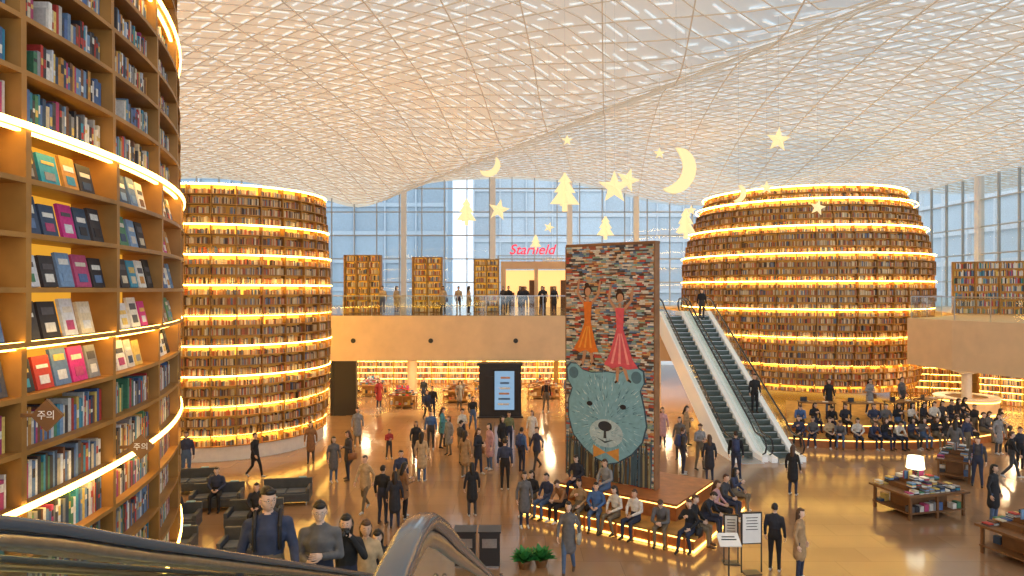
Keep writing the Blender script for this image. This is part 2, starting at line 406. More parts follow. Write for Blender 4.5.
shelf_unit('tall_bookshelf',-9.05,41.5,UZ+.02,2.15,3.5,.6,0,9,31,cols=3,lit=False,soft=True)
shelf_unit('tall_bookshelf',-5.2,42,UZ+.02,1.75,3.4,.6,0,9,32,cols=2,lit=False,soft=True)
shelf_unit('tall_bookshelf',-1.6,43,UZ+.02,1.5,3.3,.6,0,9,33,cols=2,lit=False,soft=True)
shelf_unit('tall_bookshelf',27.5,38.5,UZ+.02,4.5,3.0,.6,math.radians(-30),7,34,lit=False,pal=BOOKC)
shelf_unit('tall_bookshelf',30.5,36.0,UZ+.02,3.0,3.0,.6,math.radians(-40),7,35,lit=False,pal=BOOKC)
shelf_unit('wall_bookshelf',27.5,45,0,4.5,2.6,.4,math.radians(-20),6,36)
shelf_unit('wall_bookshelf',33,44,0,5,2.6,.4,math.radians(-25),6,37)
shelf_unit('wall_bookshelf',29.3,40.0,0,3.2,2.4,.4,math.radians(-40),6,38)
def down(name,pts,z,W=90):
    for i,(x,y) in enumerate(pts):
        D=MB(); D.ring(0,0,.30,.36,-.05,0,n=20,m=0); D.lathe(0,0,[(.30,-.03),(.30,-.005)],n=20,m=1)
        o=D.obj(name,[M_dark,M_shop],col=False); o.location=(x,y,z)
        if W:
            l=bpy.data.lights.new('downlight_fill','AREA'); l.shape='DISK'; l.size=.5; l.energy=W; l.color=(1,.74,.42)  # area lamp added under each fixture to brighten the space below the slab
            lo=bpy.data.objects.new('lamp',l); sc.collection.objects.link(lo); lo.parent=o; lo.location=(0,0,-.06)
down('ceiling_downlight',[(x,y) for x in (-13,-9.2,-5.4,-1.6,2.2,6,9.8) for y in (39,43,47)],BZ,100)
down('ceiling_downlight',[(x,y) for x in (24,28,32) for y in (28,33,38)],BZ+.15)
for x,y in [(-6,41),(3.6,41),(8.4,43),(-14,41)]:
    c=MB(); c.lathe(x,y,[(.36,0),(.36,.1),(.30,.12),(.30,BZ-.1),(.36,BZ-.08),(.36,BZ)],n=24); c.obj('round_column',[M_beige],smooth=False,col=False)
B=MB(); B.box(-9.75,-8.55,37.05,37.3,0,BZ-.01); B.box(-9.85,-9.7,37.0,37.35,0,BZ-.01); B.box(-8.6,-8.45,37.0,37.35,0,BZ-.01); B.obj('wall_portal_dark',[M_dark],col=False)
e=empty('video_kiosk')
B=MB(); B.box(-1.75,.5,36.3,36.95,0,2.85); B.box(-1.85,.6,36.25,36.96,0,.08); B.box(-1.82,.57,36.25,36.97,2.78,2.9)
B.box(-1.3,-.95,36.22,36.3,.6,2.2); B.obj('cabinet',[M_dark],parent=e,col=False)
B=MB(); B.box(-1.0,.32,36.2,36.28,.35,2.6); B.obj('bezel',[M_black],parent=e,col=False)
B=MB(); B.box(-.92,.12,36.18,36.21,.45,2.5); B.obj('screen',[M_screen],parent=e,col=False)
B=MB()
for k in range(6): B.box(-.75+.03*k,-.15+.05*(k%2),36.16,36.18,.7+k*.28,.8+k*.28,0,[(.8,.8,.85),(.1,.2,.4),(.6,.3,.2)][k%3])
B.obj('screen_text',[M_attr],parent=e)
e=empty('shop_entrance_portal'); B=MB()
B.box(-.9,5.0,55,55.4,8.5,9.1); B.box(-.9,-.5,55,55.4,UZ+.02,8.5); B.box(4.6,5.0,55,55.4,UZ+.02,8.5); B.box(1.8,2.1,55,55.3,UZ+.02,8.5)
B.box(-.5,4.6,55.6,55.7,UZ+.02,8.4,1)
for k in range(6): B.box(-.3+k*.85,.2+k*.85,55.3,55.55,UZ+.02,UZ+1.2+.5*(k%3),2)
B.obj('frame',[M_beige,M_portal,M_wood_d],parent=e,col=False)
def display_table(x,y,w,d,rz,seed,tiers=3,h=.75,lamp=False,pal=BOOKC,dark=True):
    rr=random.Random(seed); e=empty('book_display_table'); T=MB(); K=MB()
    ca,sa=math.cos(rz),math.sin(rz)
    def W(a,b): return x+a*ca-b*sa, y+a*sa+b*ca
    for i in range(3):
        for j in range(2):
            px,py=W((i-1)*(w*.44),(j-.5)*d*.85); T.rbox(px,py,0,.07,.07,h,rz)
    T.rbox(x,y,h*.25,w*.94,d*.9,.04,rz)
    T.rbox(x,y,h-.06,w,d,.06,rz)
    T.rbox(x,y,.05,w*.6,d*.5,h*.9,rz)
    zz=h
    for t in range(tiers):
        k=1-.27*t
        if t>0: T.rbox(x,y,zz,w*k*.85,d*k*.75,.14,rz); zz+=.14
        a=-w*k*.42
        while a<w*k*.42:
            for side in (-1,1):
                n=rr.randint(1,5)
                for q in range(n):
                    px,py=W(a,side*d*k*.36); K.rbox(px,py,zz+.001+q*.03,.15,.21,.028,rz+rr.uniform(-.1,.1),0,rr.choice(pal))
            a+=.19
    a=-w*.4
    while a<w*.42:
        for side in (-1,1):
            if rr.random()<.8:
                px,py=W(a,side*d*.36); K.rbox(px,py,h*.25+.04,.14,.2,rr.uniform(.05,.25),rz,0,rr.choice(pal))
        a+=.17
    for q in range(6):
        px,py=W(rr.uniform(-w*.2,w*.2),rr.uniform(-.05,.05)); K.rbox(px,py,zz,.16,.03,.24,rz+rr.uniform(-.4,.4),0,rr.choice(pal))
    if lamp:
        px,py=W(-w*.05,0); T.lathe(px,py,[(.12,zz),(.12,zz+.02),(.015,zz+.03),(.015,zz+.4)],n=14,m=1)
        T.lathe(px,py,[(.26,zz+.30),(.22,zz+.66)],n=20,m=2)
    T.obj('table',[M_wood_d if dark else M_wood,M_dark,M_shade],parent=e,col=False); K.obj('books',[M_book],parent=e); return e
display_table(12.5,21.0,2.2,1.6,.25,1,lamp=True)
display_table(13.3,17.3,2.2,1.6,.3,2)
display_table(16.2,24.9,1.8,1.1,.9,3)
display_table(-6.3,39.6,1.6,1.2,0,4,dark=False,pal=BOOKC+[(.7,.05,.05)]*6)
display_table(-3.3,41.5,2.0,1.3,.1,5,dark=False,pal=WARMC)
display_table(2.0,43,2.2,1.2,0,6,dark=False,pal=WARMC)
display_table(-9,44,2.2,1.2,.2,7,dark=False)
display_table(6,33.5,1.6,1.1,.2,8,dark=False,pal=WARMC)
display_table(-1.5,45.5,2.2,1.2,.0,9,dark=False)
e=empty('service_counter'); B=MB()
qx,qy=24.9,37.4
B.ring(qx,qy,1.1,1.5,0,.95,n=40,m=0); B.ring(qx,qy,1.0,1.6,.95,1.0,n=40,m=1); B.ring(qx,qy,1.5,1.53,.12,.2,n=40,m=2)
B.ring(qx,qy,1.5,1.53,.8,.86,n=40,m=2)
B.lathe(qx,qy,[(.25,0),(.25,2.2),(1.1,2.5),(1.1,2.7)],n=30,m=1)
B.obj('counter_body',[M_beige,M_white,M_benchl],parent=e,col=False)

# ------------------------------------------------------------------ terrace
e=empty('stepped_seating_terrace'); B=MB()
cxT,cyT=16.0,40.0
for k,(r,h0,h1,rin) in enumerate([(10.9,0,.40,3.5),(9.6,.40,.80,3.0)]):
    B.ring(cxT,cyT,rin,r,h0,h1-.02,math.radians(-111),math.radians(-50),n=40,m=0)
    B.ring(cxT,cyT,rin,r+.05,h1-.02,h1,math.radians(-111.2),math.radians(-49.8),n=40,m=1)
    B.ring(cxT,cyT,r,r+.03,h1-.08,h1-.05,math.radians(-111),math.radians(-50),n=40,m=2)
B.obj('tiers',[M_bench,M_wood,M_benchl],parent=e,col=False)
def reading_table(x,y,z,w,d,rz):
    T=MB(); ca,sa=math.cos(rz),math.sin(rz)
    T.rbox(x,y,z+.70,w,d,.04,rz,0)
    for a in(-1,1):
        for b in(-1,1):
            T.rbox(x+a*w*.45*ca-b*d*.4*sa,y+a*w*.45*sa+b*d*.4*ca,z,.05,.05,.70,rz,1)
    T.rbox(x+.4*ca,y+.4*sa,z+.741,.24,.17,.02,rz,3); T.rbox(x-.5*ca,y-.5*sa,z+.741,.3,.21,.015,rz,1)
    T.rbox(x-.5*ca-.1*sa*-1,y-.5*sa+.1*ca,z+.741,.3,.012,.2,rz,1)
    T.obj('reading_table',[M_wood_d,M_dark,M_shade,M_paper],col=False)
for a,r in [(-102,8.0),(-87,8.0),(-72,8.0),(-58,8.0)]:
    A=math.radians(a); reading_table(cxT+r*math.cos(A),cyT+r*math.sin(A),.8,1.6,.7,A+math.pi/2)

# ------------------------------------------------------------------ escalators
def escalator(name,xb,yb,xt,yt,zt,w,side_m=M_white,under=.9,zb=0.0,rw=.085,sk=.12,rail_m=None):
    e=empty(name); o=Vector((xb,yb,0)); d=Vector((xt-xb,yt-yb,0)); Ln=d.length; d.normalize(); n=Vector((-d.y,d.x,0)); H=zt-zb
    def Pt(s,lat,h): return o+d*s+n*lat+Vector((0,0,h))
    def line(s): return zb+H*min(1,max(0,s/Ln))
    S=MB(); D_=MB(); G_=MB(); Hn=MB()
    ns=int(H/.2); 
    for i in range(ns):
        s0=Ln*i/ns; s1=Ln*(i+1)/ns; z=zb+H*(i+1)/ns
        S.obox(Pt((s0+s1)/2,0,z-.12),d*(s1-s0)/2,n*(w/2-sk),Vector((0,0,.12)),0)
        S.obox(Pt(s0-.004,0,z-.012),d*.006,n*(w/2-sk),Vector((0,0,.012)),1)
        for g in range(9): S.obox(Pt((s0+s1)/2,-(w/2-sk-.04)+g*(w-2*sk-.08)/8,z+.004),d*(s1-s0)/2*.95,n*.008,Vector((0,0,.004)),2 if sk<.15 else 0)
    S.obox(Pt(-.55,0,zb+.01),d*.55,n*(w/2-sk),Vector((0,0,.01)),2); S.obox(Pt(Ln+.4,0,zt-.02),d*.4,n*(w/2-sk),Vector((0,0,.02)),2)
    S.obj('steps',[M_step,M_steel,M_steel],parent=e,col=False)
    poly=[(-.9,zb),(-.9,zb+.2),(0,zb+.26),(Ln,zt+.26),(Ln+.8,zt+.2),(Ln+.8,zt-under),(Ln,zt-under),(under*Ln/H,zb)]
    for sgn in(-1,1):
        a=sgn*(w/2-sk); b=sgn*w/2
        D_.prism(poly,0,(1,1,1),lambda p,t:Pt(p[0],t,p[1]),a,b)
        gp=[(-.5,zb+.2),(-.75,zb+.5),(-.6,zb+.9),(0,zb+.93),(Ln,zt+.93),(Ln+.6,zt+.9),(Ln+.75,zt+.5),(Ln+.5,zt+.2),(Ln,zt+.2),(0,zb+.2)]
        G_.prism(gp,0,(1,1,1),lambda p,t:Pt(p[0],t,p[1]),sgn*(w/2-.065),sgn*(w/2-.055))
        pts=[(-.55,.22),(-.78,.34),(-.88,.58),(-.78,.84),(-.55,.95),(-.2,.95),(.15,.99)]
        P_=[Pt(s,sgn*(w/2-.06),zb+h) for s,h in pts]
        for q in range(1,12): P_.append(Pt(Ln*q/12,sgn*(w/2-.06),line(Ln*q/12)+.96))
        P_+= [Pt(Ln+s,sgn*(w/2-.06),zt+h) for s,h in [(-.5,.745),(-.3,.83),(-.15,.89),(0,.93),(.15,.95),(.35,.955),(.55,.95),(.68,.90),(.78,.84),(.86,.72),(.88,.58),(.78,.34),(.55,.22)]]
        Hn.sweep(P_,n,rw,.04,0,n=14)
        Hn.sweep([p-Vector((0,0,.045)) for p in P_[5:-4]],n,rw*.6,.04,1,n=8)
    D_.prism([(under*Ln/H,zb),(Ln,zt-under),(Ln+.8,zt-under),(Ln+.8,zt-under+.1),(Ln,zt-under+.1)],0,(1,1,1),lambda p,t:Pt(p[0],t,p[1]),-w/2+sk,w/2-sk)
    D_.obj('truss_cladding',[side_m],parent=e,col=False); G_.obj('balustrade_glass',[M_glass],parent=e,col=False); Hn.obj('handrails',[rail_m or M_rail,M_steel],smooth=True,parent=e,col=False)
escalator('escalator',9.35,27.8,8.65,37,UZ,1.40,M_esc,sk=.24,rail_m=M_black,rw=.07)
escalator('escalator',10.85,27.8,10.10,37,UZ,1.40,M_esc,sk=.24,rail_m=M_black,rw=.07)
escalator('escalator',-.81,13.5,-.81,1.6,5.32,1.30,M_steel,rw=.065)
escalator('escalator',-2.16,13.5,-2.16,1.6,5.32,1.30,M_steel,rw=.065)
B=MB(); B.box(-3.2,5,-6,.75,5.0,5.32); B.obj('floor_landing',[M_floor],col=False)

# ------------------------------------------------------------------ book wall with mural
wa=Vector((1.77,22.0,0)); wb=Vector((4.20,20.13,0)); wd=(wb-wa).normalized(); wl=(wb-wa).length; wn=Vector((wd.y,-wd.x,0))
if wn.y>0: wn=-wn
pa=Vector((0.2,20.7,0)); pb=Vector((4.7,17.5,0)); pd=(pb-pa).normalized(); pn=Vector((-pd.y,pd.x,0))
if pn.y<0: pn=-pn
Lp=(pb-pa).length
e=empty('bench_platform'); B=MB()
c=pa+pd*Lp/2+pn*2.4
B.obox(c+Vector((0,0,.19)),pd*(Lp/2-.08),pn*2.32,Vector((0,0,.19)),0)
B.obox(c+Vector((0,0,.40)),pd*Lp/2,pn*2.4,Vector((0,0,.025)),1)
B.obox(c+Vector((0,0,.345)),pd*(Lp/2-.05),pn*2.35,Vector((0,0,.02)),2)
B.obox(c+Vector((0,0,.04)),pd*(Lp/2-.05),pn*2.35,Vector((0,0,.025)),2)
B.obox(c+Vector((0,0,.63)),pd*(Lp/2-.9),pn*1.45,Vector((0,0,.21)),0)
B.obox(c+Vector((0,0,.87)),pd*(Lp/2-.87),pn*1.48,Vector((0,0,.03)),0)
B.obox(c+Vector((0,0,.815)),pd*(Lp/2-.88),pn*1.465,Vector((0,0,.012)),2)
for k in range(11):
    B.obox(pa+pd*(.3+k*(Lp-.6)/10)+pn*.04+Vector((0,0,.2)),pd*.03,pn*.05,Vector((0,0,.19)),0)
B.obj('tiers',[M_bench,M_wood,M_benchl],parent=e,col=False)
e=empty('book_wall_mural'); zb,zt=.9,8.2
def W(u,v,off): # canvas 89 x 236 units on the wall face
    return wa+wd*(u/89*wl)+wn*off+Vector((0,0,zt-(v/236)*(zt-zb)))
B=MB()
mid=(wa+wb)/2-wn*.15
B.obox(mid+Vector((0,0,(zb+zt)/2)),wd*wl/2,wn*.14,Vector((0,0,(zt-zb)/2)),0)
B.obox(mid+Vector((0,0,zt+.02)),wd*(wl/2+.03),wn*.17,Vector((0,0,.035)),0)
B.obox(wb+wd*.015-wn*.12+Vector((0,0,(zb+zt)/2)),wd*.02,wn*.16,Vector((0,0,(zt-zb)/2)),0)
B.obox(wa-wd*.015-wn*.12+Vector((0,0,(zb+zt)/2)),wd*.02,wn*.16,Vector((0,0,(zt-zb)/2)),0)
B.obj('wooden_core',[M_core],parent=e,col=False)
B=MB(); rr=random.Random(4); z=zb
MUR=[(.85,.75,.60),(.72,.62,.48),(.45,.14,.08),(.10,.10,.12),(.30,.42,.48),(.88,.82,.70),(.62,.28,.12),(.22,.10,.06),(.80,.45,.18),(.42,.58,.62),(.65,.10,.07),(.14,.24,.42),(.9,.86,.78),(.35,.5,.35),(.08,.07,.07),(.55,.48,.4)]
while z<zt-.05:
    h=rr.uniform(.035,.065); t=0
    while t<wl:
        w=min(rr.uniform(.08,.26),wl-t)
        B.obox(wa+wd*(t+w/2)+wn*rr.uniform(.0,.025)+Vector((0,0,z+h/2)),wd*w*.47,wn*.03,Vector((0,0,h*.43)),0,rr.choice(MUR)); t+=w
    z+=h
B.obj('stacked_books',[M_book],parent=e)
B=MB()
def pol(pts,c,off=.065): B.prism(pts,0,c,lambda p,t:W(p[0],p[1],t),off-.01,off)
def ell(cx,cy,rx,ry,c,off,n=20): pol([(cx+rx*math.cos(2*math.pi*i/n),cy+ry*math.sin(2*math.pi*i/n)) for i in range(n)],c,off)
for k in range(70):
    u=2+k*85/70+rr.uniform(-1,1); v=rr.uniform(196,212)+8*math.cos((u-44)/14); c=rr.choice([(.03,.04,.05),(.05,.07,.08),(.30,.27,.15),(.06,.12,.17),(.12,.08,.04)])
    pol([(u-1.1,v+12),(u,v-4),(u+1.1,v+12),(u+rr.uniform(-.5,1.5),235),(u-1.3,235)],c,.064+.002*rr.random())
bear=[(2,126),(6,121),(12,121),(19,127),(28,129),(44,127),(56,128),(65,121),(72,120),(79,124),(80,135),(76,143),(80,160),(82,176),(78,192),(68,205),(54,215),(44,218),(33,214),(20,205),(9,193),(4,176),(4,158),(8,146),(3,138)]
pol([(43+(a-43)*1.035,170+(b-170)*1.025) for a,b in bear],(.05,.10,.15),.072)
pol(bear,(.24,.50,.62),.076)
for k in range(420):
    u=rr.uniform(4,80); v=rr.uniform(128,214); a=math.atan2(v-178,u-43)
    if ((u-43)/37)**2+((v-170)/43)**2>1: continue
    l=rr.uniform(3,7); dx,dy=math.cos(a)*l/2,math.sin(a)*l/2
    pol([(u-dx-.5*dy/l,v-dy+.5*dx/l),(u-dx+1.1*dy/l,v-dy-1.1*dx/l),(u+dx,v+dy)],rr.choice([(.45,.70,.80),(.14,.34,.46),(.66,.84,.86),(.32,.56,.66),(.07,.18,.28)]),.079+.002*rr.random())
ell(9,130,5,6,(.10,.22,.30),.081); ell(73,130,5,6,(.10,.22,.30),.081)
ell(43,188,17,14,(.50,.68,.75),.083); ell(42,181,7,5,(.03,.04,.06),.087); ell(26,160,3,2.4,(.02,.02,.03),.085); ell(60,160,3,2.4,(.02,.02,.03),.085)
for k in range(60):
    a=rr.uniform(0,6.28); r_=rr.uniform(.45,.95); u,v=43+17*r_*math.cos(a),189+14*r_*math.sin(a); dx,dy=2.2*math.cos(a),2.2*math.sin(a)
    pol([(u-dx+.3*dy,v-dy-.3*dx),(u-dx-.3*dy,v-dy+.3*dx),(u+dx,v+dy)],rr.choice([(.7,.85,.88),(.30,.50,.60),(.45,.62,.7)]),.0845)
pol([(41,185),(43,185),(43.5,193),(40.5,193)],(.03,.05,.07),.088); pol([(33,193),(42,196),(52,193),(42,198)],(.05,.09,.12),.088)
pol([(30,214),(43,207),(30,201)],(.75,.35,.08),.092); pol([(56,214),(43,207),(56,201)],(.75,.35,.08),.092)
# two dancing girls, arms raised
SKc=(.62,.33,.19); HRc=(.05,.02,.015)
def limb(a,b,w0,w1,c,off):
    dx,dy=b[0]-a[0],b[1]-a[1]; L=math.hypot(dx,dy); nx_,ny_=-dy/L,dx/L
    pol([(a[0]+nx_*w0,a[1]+ny_*w0),(b[0]+nx_*w1,b[1]+ny_*w1),(b[0]-nx_*w1,b[1]-ny_*w1),(a[0]-nx_*w0,a[1]-ny_*w0)],c,off)
def girl(x,y,dress,dress2,lean,sk_,hem):
    limb((x-3,y+14),(x-11,y+2),1.6,1.2,SKc,.082); limb((x-11,y+2),(x-9,y-12),1.3,.9,SKc,.0825)
    limb((x+3,y+14),(x+11,y+4),1.6,1.2,SKc,.082); limb((x+11,y+4),(x+13,y-10),1.3,.9,SKc,.0825)
    limb((x-2,hem-4),(x-4+lean,hem+14),1.9,1.2,SKc,.080); limb((x+3,hem-4),(x+7+lean,hem+12),1.9,1.2,SKc,.080)
    limb((x-4+lean,hem+13),(x-6+lean,hem+15),1.2,.8,HRc,.083); limb((x+7+lean,hem+11),(x+10+lean,hem+13),1.2,.8,HRc,.083)
    limb((x,y+6),(x,y+12),1.4,1.6,SKc,.083)
    ell(x,y-.5,4.2,5.4,HRc,.085); ell(x+.3,y+1,3.1,4.2,SKc,.087); ell(x-1,y-6,2.2,2.2,HRc,.086)
    pol([(x-4.5,y+11),(x+4.5,y+11),(x+3.6,y+22),(x+3.2,y+34),(x-3.2,y+34),(x-3.6,y+22)],dress,.088)
    pol([(x-3.4,y+32),(x+3.4,y+32),(x+sk_*.7+lean*.5,hem-9),(x+sk_+lean,hem-1),(x+sk_*.4+lean,hem+1),(x+lean,hem-2),(x-sk_*.5+lean,hem+1),(x-sk_+lean,hem-3),(x-sk_*.65+lean*.5,hem-12)],dress,.090)
    for q in (-.6,-.15,.35): pol([(x+q*3,y+36),(x+q*3+1,y+36),(x+(q+.16)*sk_+lean,hem-4),(x+q*sk_+lean,hem-4)],dress2,.093)
girl(24,46,(.85,.22,.03),(1,.42,.06),-2,13,108)
girl(57,52,(.80,.12,.16),(1,.38,.36),1,17,122)
B.obj('painted_relief',[M_attr],parent=e)

# ------------------------------------------------------------------ hanging ornaments
def hang(kind,x,y,z,s,rot=0,tilt=0):
    B=MB(); t=.035
    def f(p,k): return Vector((p[0],k,p[1]))
    if kind=='star':
        pts=[]
        for i in range(10):
            r=s*.5*(1 if i%2==0 else .42); a=math.pi/2+i*math.pi/5; pts.append((r*math.cos(a),r*math.sin(a)))
        vs=[Vector((p[0],0,p[1])) for p in pts]+[Vector((0,-s*.12,0)),Vector((0,s*.12,0))]
        fs=[(i,(i+1)%10,10) for i in range(10)]+[((i+1)%10,i,11) for i in range(10)]; B.add(vs,fs); nm='hanging_star_lantern'; top=s*.5
    elif kind=='moon':
        pts=[]
        for i in range(17):
            a=math.radians(-112+224*i/16); pts.append((s*.42*math.cos(a),s*.5*math.sin(a)))
        x0_,z0_=pts[0]
        for i in range(1,16):
            q=-1+2*i/16; pts.append((x0_+(.30*s)*(1-q*q),-z0_*(1) + (2*z0_)*(i/16)))
        B.prism(pts,0,(1,1,1),f,-t*1.5,t*1.5); nm='hanging_moon_lantern'; top=s*.45
    else:
        pts=[(0,.5),(.16,.28),(.09,.28),(.26,.03),(.15,.03),(.36,-.25),(.06,-.25),(.06,-.42),(-.06,-.42),(-.06,-.25),(-.36,-.25),(-.15,.03),(-.26,.03),(-.09,.28),(-.16,.28)]
        pts=[(a*s,b*s) for a,b in pts]; B.prism(pts,0,(1,1,1),f,-t,t)
        B.prism(pts,0,(1,1,1),lambda p,k:Vector((k,p[0],p[1])),-t,t); nm='hanging_tree_lantern'; top=s*.5
    Mx=Matrix.Rotation(rot,4,'Z')@Matrix.Rotation(tilt,4,'Y')
    B.v=[tuple(Mx@Vector(v)) for v in B.v]
    zc=cz(x,y)-z
    B.box(-.003,.003,-.003,.003,top*.8,zc+.02,1)
    o=B.obj(nm,[M_lantern,M_steel],col=False); o.location=(x,y,z)
for a in [('tree',1.7,22,9.9,1.35,.2,0),('tree',-1.6,24,9.5,1.0,.5,0),('star',-.5,26,9.85,.85,0,.2),('star',3.0,20,9.8,1.0,.1,0),('star',3.9,23,10.5,.85,0,.3),
          ('moon',4.95,20.6,10.4,1.40,0,.30),('moon',-.84,26,11.5,.85,0,math.radians(50)),('star',7.8,20,11.2,.75,0,.1),('star',9.7,26,10.7,.55,0,0),('moon',7.3,22,9.9,.55,0,.3),
          ('tree',5.6,22,8.9,1.05,.4,0),('star',10.75,24,9.7,.6,0,.2),('star',5.4,25,11.8,.45,0,0),('star',2.1,26,12.5,.45,0,0),('tree',2.6,19,8.5,.7,.3,0),('tree',.9,26,8.6,.6,0,0),
          ('star',1.3,24,9.0,.4,0,.3),('star',6.3,24,9.6,.4,0,0)]: hang(*a)

# ------------------------------------------------------------------ signs
def text(name,body,size,loc,rot,m,ext=.02,parent=None,shear=0):
    cu=bpy.data.curves.new(name,'FONT'); cu.body=body; cu.size=size; cu.extrude=ext; cu.align_x='CENTER'; cu.align_y='CENTER'; cu.shear=shear; cu.offset=.012
    o=bpy.data.objects.new(name,cu); sc.collection.objects.link(o); o.location=loc; o.rotation_euler=rot; cu.materials.append(m)
    if parent: o.parent=parent
    return o
e=empty('illuminated_sign')
text('lettering','Starfield',1.05,(1.5,52.0,9.85),(math.pi/2,0,0),M_red,.05,e,.3)
text('lettering_small','LIBRARY',.42,(3.1,52.0,9.12),(math.pi/2,0,0),M_paper,.03,e)
B=MB(); B.box(-1.2,4.6,52.1,52.16,9.38,9.44); B.box(-1.1,-1.0,52.1,52.2,UZ+.02,9.4); B.box(4.4,4.5,52.1,52.2,UZ+.02,9.4); B.obj('sign_frame',[M_frame],parent=e,col=False)
def blade(th,z,R=9.33):
    e=empty('shelf_caution_sign'); ca,sa=math.cos(th),math.sin(th); B=MB(); c=Vector((-12.52+R*ca,4.5+R*sa,z)); 
    rad=Vector((ca,sa,0)); s=.105
    ctr=c+rad*.15
    pts=[(-s,0),(0,-s),(s,0),(0,s)]; yv=Vector((-sa,ca,0)); 
    B.prism(pts,0,(1,1,1),lambda p,t:ctr+rad*p[0]+Vector((0,0,p[1]))+yv*t,-.012,.012)
    B.obox(c+rad*.02,rad*.04,yv*.01,Vector((0,0,.012)),0)
    B.obj('plate',[M_wood_d],parent=e,col=False)
    text('lettering','주의',.065,ctr-yv*.014,(math.pi/2,0,th),M_paper,.0005,e).data.offset=0
blade(math.radians(-.2),5.98); blade(math.radians(7.6),5.48)
def stand_sign(x,y,h,w,bh,rz,frame=True):
    B=MB(); ca,sa=math.cos(rz),math.sin(rz)
    B.rbox(x,y,0,.4,.3,.02,rz,0)
    if frame:
        for a in(-1,1): B.rbox(x+a*w/2*ca,y+a*w/2*sa,0.02,.025,.025,h,rz,0)
        B.rbox(x,y,h-bh,w,.03,bh+.02,rz,0); B.rbox(x+.02*sa,y-.02*ca,h-bh+.03,w-.05,.012,bh-.05,rz,1)
        for k in range(5): B.rbox(x+.03*sa,y-.03*ca,h-.12-k*.07,w*(.6-.08*(k%2)),.006,.015,rz,0)
    else:
        B.rbox(x,y,.02,.03,.03,h-.1,rz,0)
        c=Vector((x,y,h)); ex=Vector((ca,sa,0)); ey=Vector((-sa,ca,.6)).normalized(); up=ex.cross(ey)
        B.obox(c,ex*w/2,ey*bh/2,up*.012,1); B.obox(c+up*.013,ex*w*.35,ey*bh*.04,up*.002,0); B.obox(c+up*.013+ey*bh*.2,ex*w*.3,ey*bh*.04,up*.002,0)
    B.obj('standing_sign',[M_black,M_paper],col=False)
stand_sign(5.75,16.4,1.45,.5,.75,.1); stand_sign(5.05,15.9,.98,.5,.38,0,False); stand_sign(5.45,17.0,1.2,.34,.5,-.1)
M_cush=mat('cushion_dark',(.12,.14,.17),.8,noise=.2); M_pad=mat('pad_blue',(.25,.45,.55),.6)
def lounge(x,y,rz):
    B=MB(); ca,sa=math.cos(rz),math.sin(rz)
    def r(a,b,z,sx,sy,h,m=0): B.rbox(x+a*ca-b*sa,y+a*sa+b*ca,z,sx,sy,h,rz,m)
    r(0,0,.12,1.5,.75,.25); r(0,.33,.37,1.5,.12,.34); r(-.7,0,.37,.1,.75,.16); r(.7,0,.37,.1,.75,.16); r(-.3,-.05,.37,.6,.5,.05,1); r(.33,-.05,.37,.6,.5,.05,1)
    r(.45,.33,.71,.25,.11,.03,3)
    for a in(-.65,.65):
        for b in(-.3,.3): r(a,b,0,.05,.05,.12,2)
    o=B.obj('lounge_bench',[M_seat,M_cush,M_steel,M_pad],col=False)
    bv=o.modifiers.new('b','BEVEL'); bv.width=.02; bv.segments=2
for x,y,r in [(-9.2,21.3,.2),(-7.2,21.8,.15),(-9.6,19.2,.2),(-7.4,19.6,.15),(-10.9,23.0,.2),(-6.6,17.3,.1),(-8.8,17.2,.2)]: lounge(x,y,r)
def cabinet(x,y):
    B=MB(); B.box(x-.25,x+.25,y-.22,y+.22,.05,.86); B.box(x-.28,x+.28,y-.25,y+.25,.86,.9,0); B.box(x-.18,x+.18,y-.24,y-.22,.5,.72,1); B.box(x-.23,x+.23,y-.2,y+.2,0,.05,1)
    B.obj('waste_bin_cabinet',[M_dark,M_steel],col=False)
cabinet(-1.15,16.9); cabinet(-.55,16.9)
def plant(x,y):
    B=MB(); B.lathe(x,y,[(.12,0),(.17,.16),(.17,.2),(.14,.2),(.14,.16)],n=16,m=0); rr=random.Random(2)
    for k in range(90):
        a=rr.uniform(0,6.28); l=rr.uniform(.25,.45); el=rr.uniform(.2,1.3); d=Vector((math.cos(a)*math.cos(el),math.sin(a)*math.cos(el),math.sin(el))); s=Vector((-math.sin(a),math.cos(a),0))*.07
        p=Vector((x,y,.17)); m_=p+d*l*.6; t=p+d*l-Vector((0,0,.05))
        B.add([p,m_-s,t,m_+s],[(0,1,2,3)],1)
    B.obj('potted_plant',[M_wood_d,M_leaf],col=False)
plant(.3,16.7); plant(.72,16.8)

# ------------------------------------------------------------------ people
def tubev(p0,p1,r0,r1,ex=1.0,nr=12):
    p0=Vector(p0);p1=Vector(p1); ax=(p1-p0); 
    if ax.length<1e-5: ax=Vector((0,0,1e-3))
    ax.normalize(); u=Vector((1,0,0))-ax*ax.x
    if u.length<.2: u=Vector((0,1,0))-ax*ax.y
    u.normalize(); v=ax.cross(u); rings=[]
    for k in range(4):
        a=-math.pi/2+math.pi/2*k/3+.001; rings.append((p0+ax*r0*math.sin(a),max(.0015,r0*math.cos(a))))
    for k in range(4):
        a=math.pi/2*k/3-.001; rings.append((p1+ax*r1*math.sin(a),max(.0015,r1*math.cos(a))))
    vs=[];fs=[]
    for c,r in rings:
        for i in range(nr):
            a=2*math.pi*i/nr; vs.append(c+u*math.cos(a)*r*ex+v*math.sin(a)*r)
    m=len(rings)
    for j in range(m-1):
        for i in range(nr): fs.append((j*nr+i,j*nr+(i+1)%nr,(j+1)*nr+(i+1)%nr,(j+1)*nr+i))
    fs.append(tuple(range(nr-1,-1,-1))); fs.append(tuple((m-1)*nr+i for i in range(nr)))
    return vs,fs
SK,HA,TO,BO,SH,BA,EY,WH=range(8)
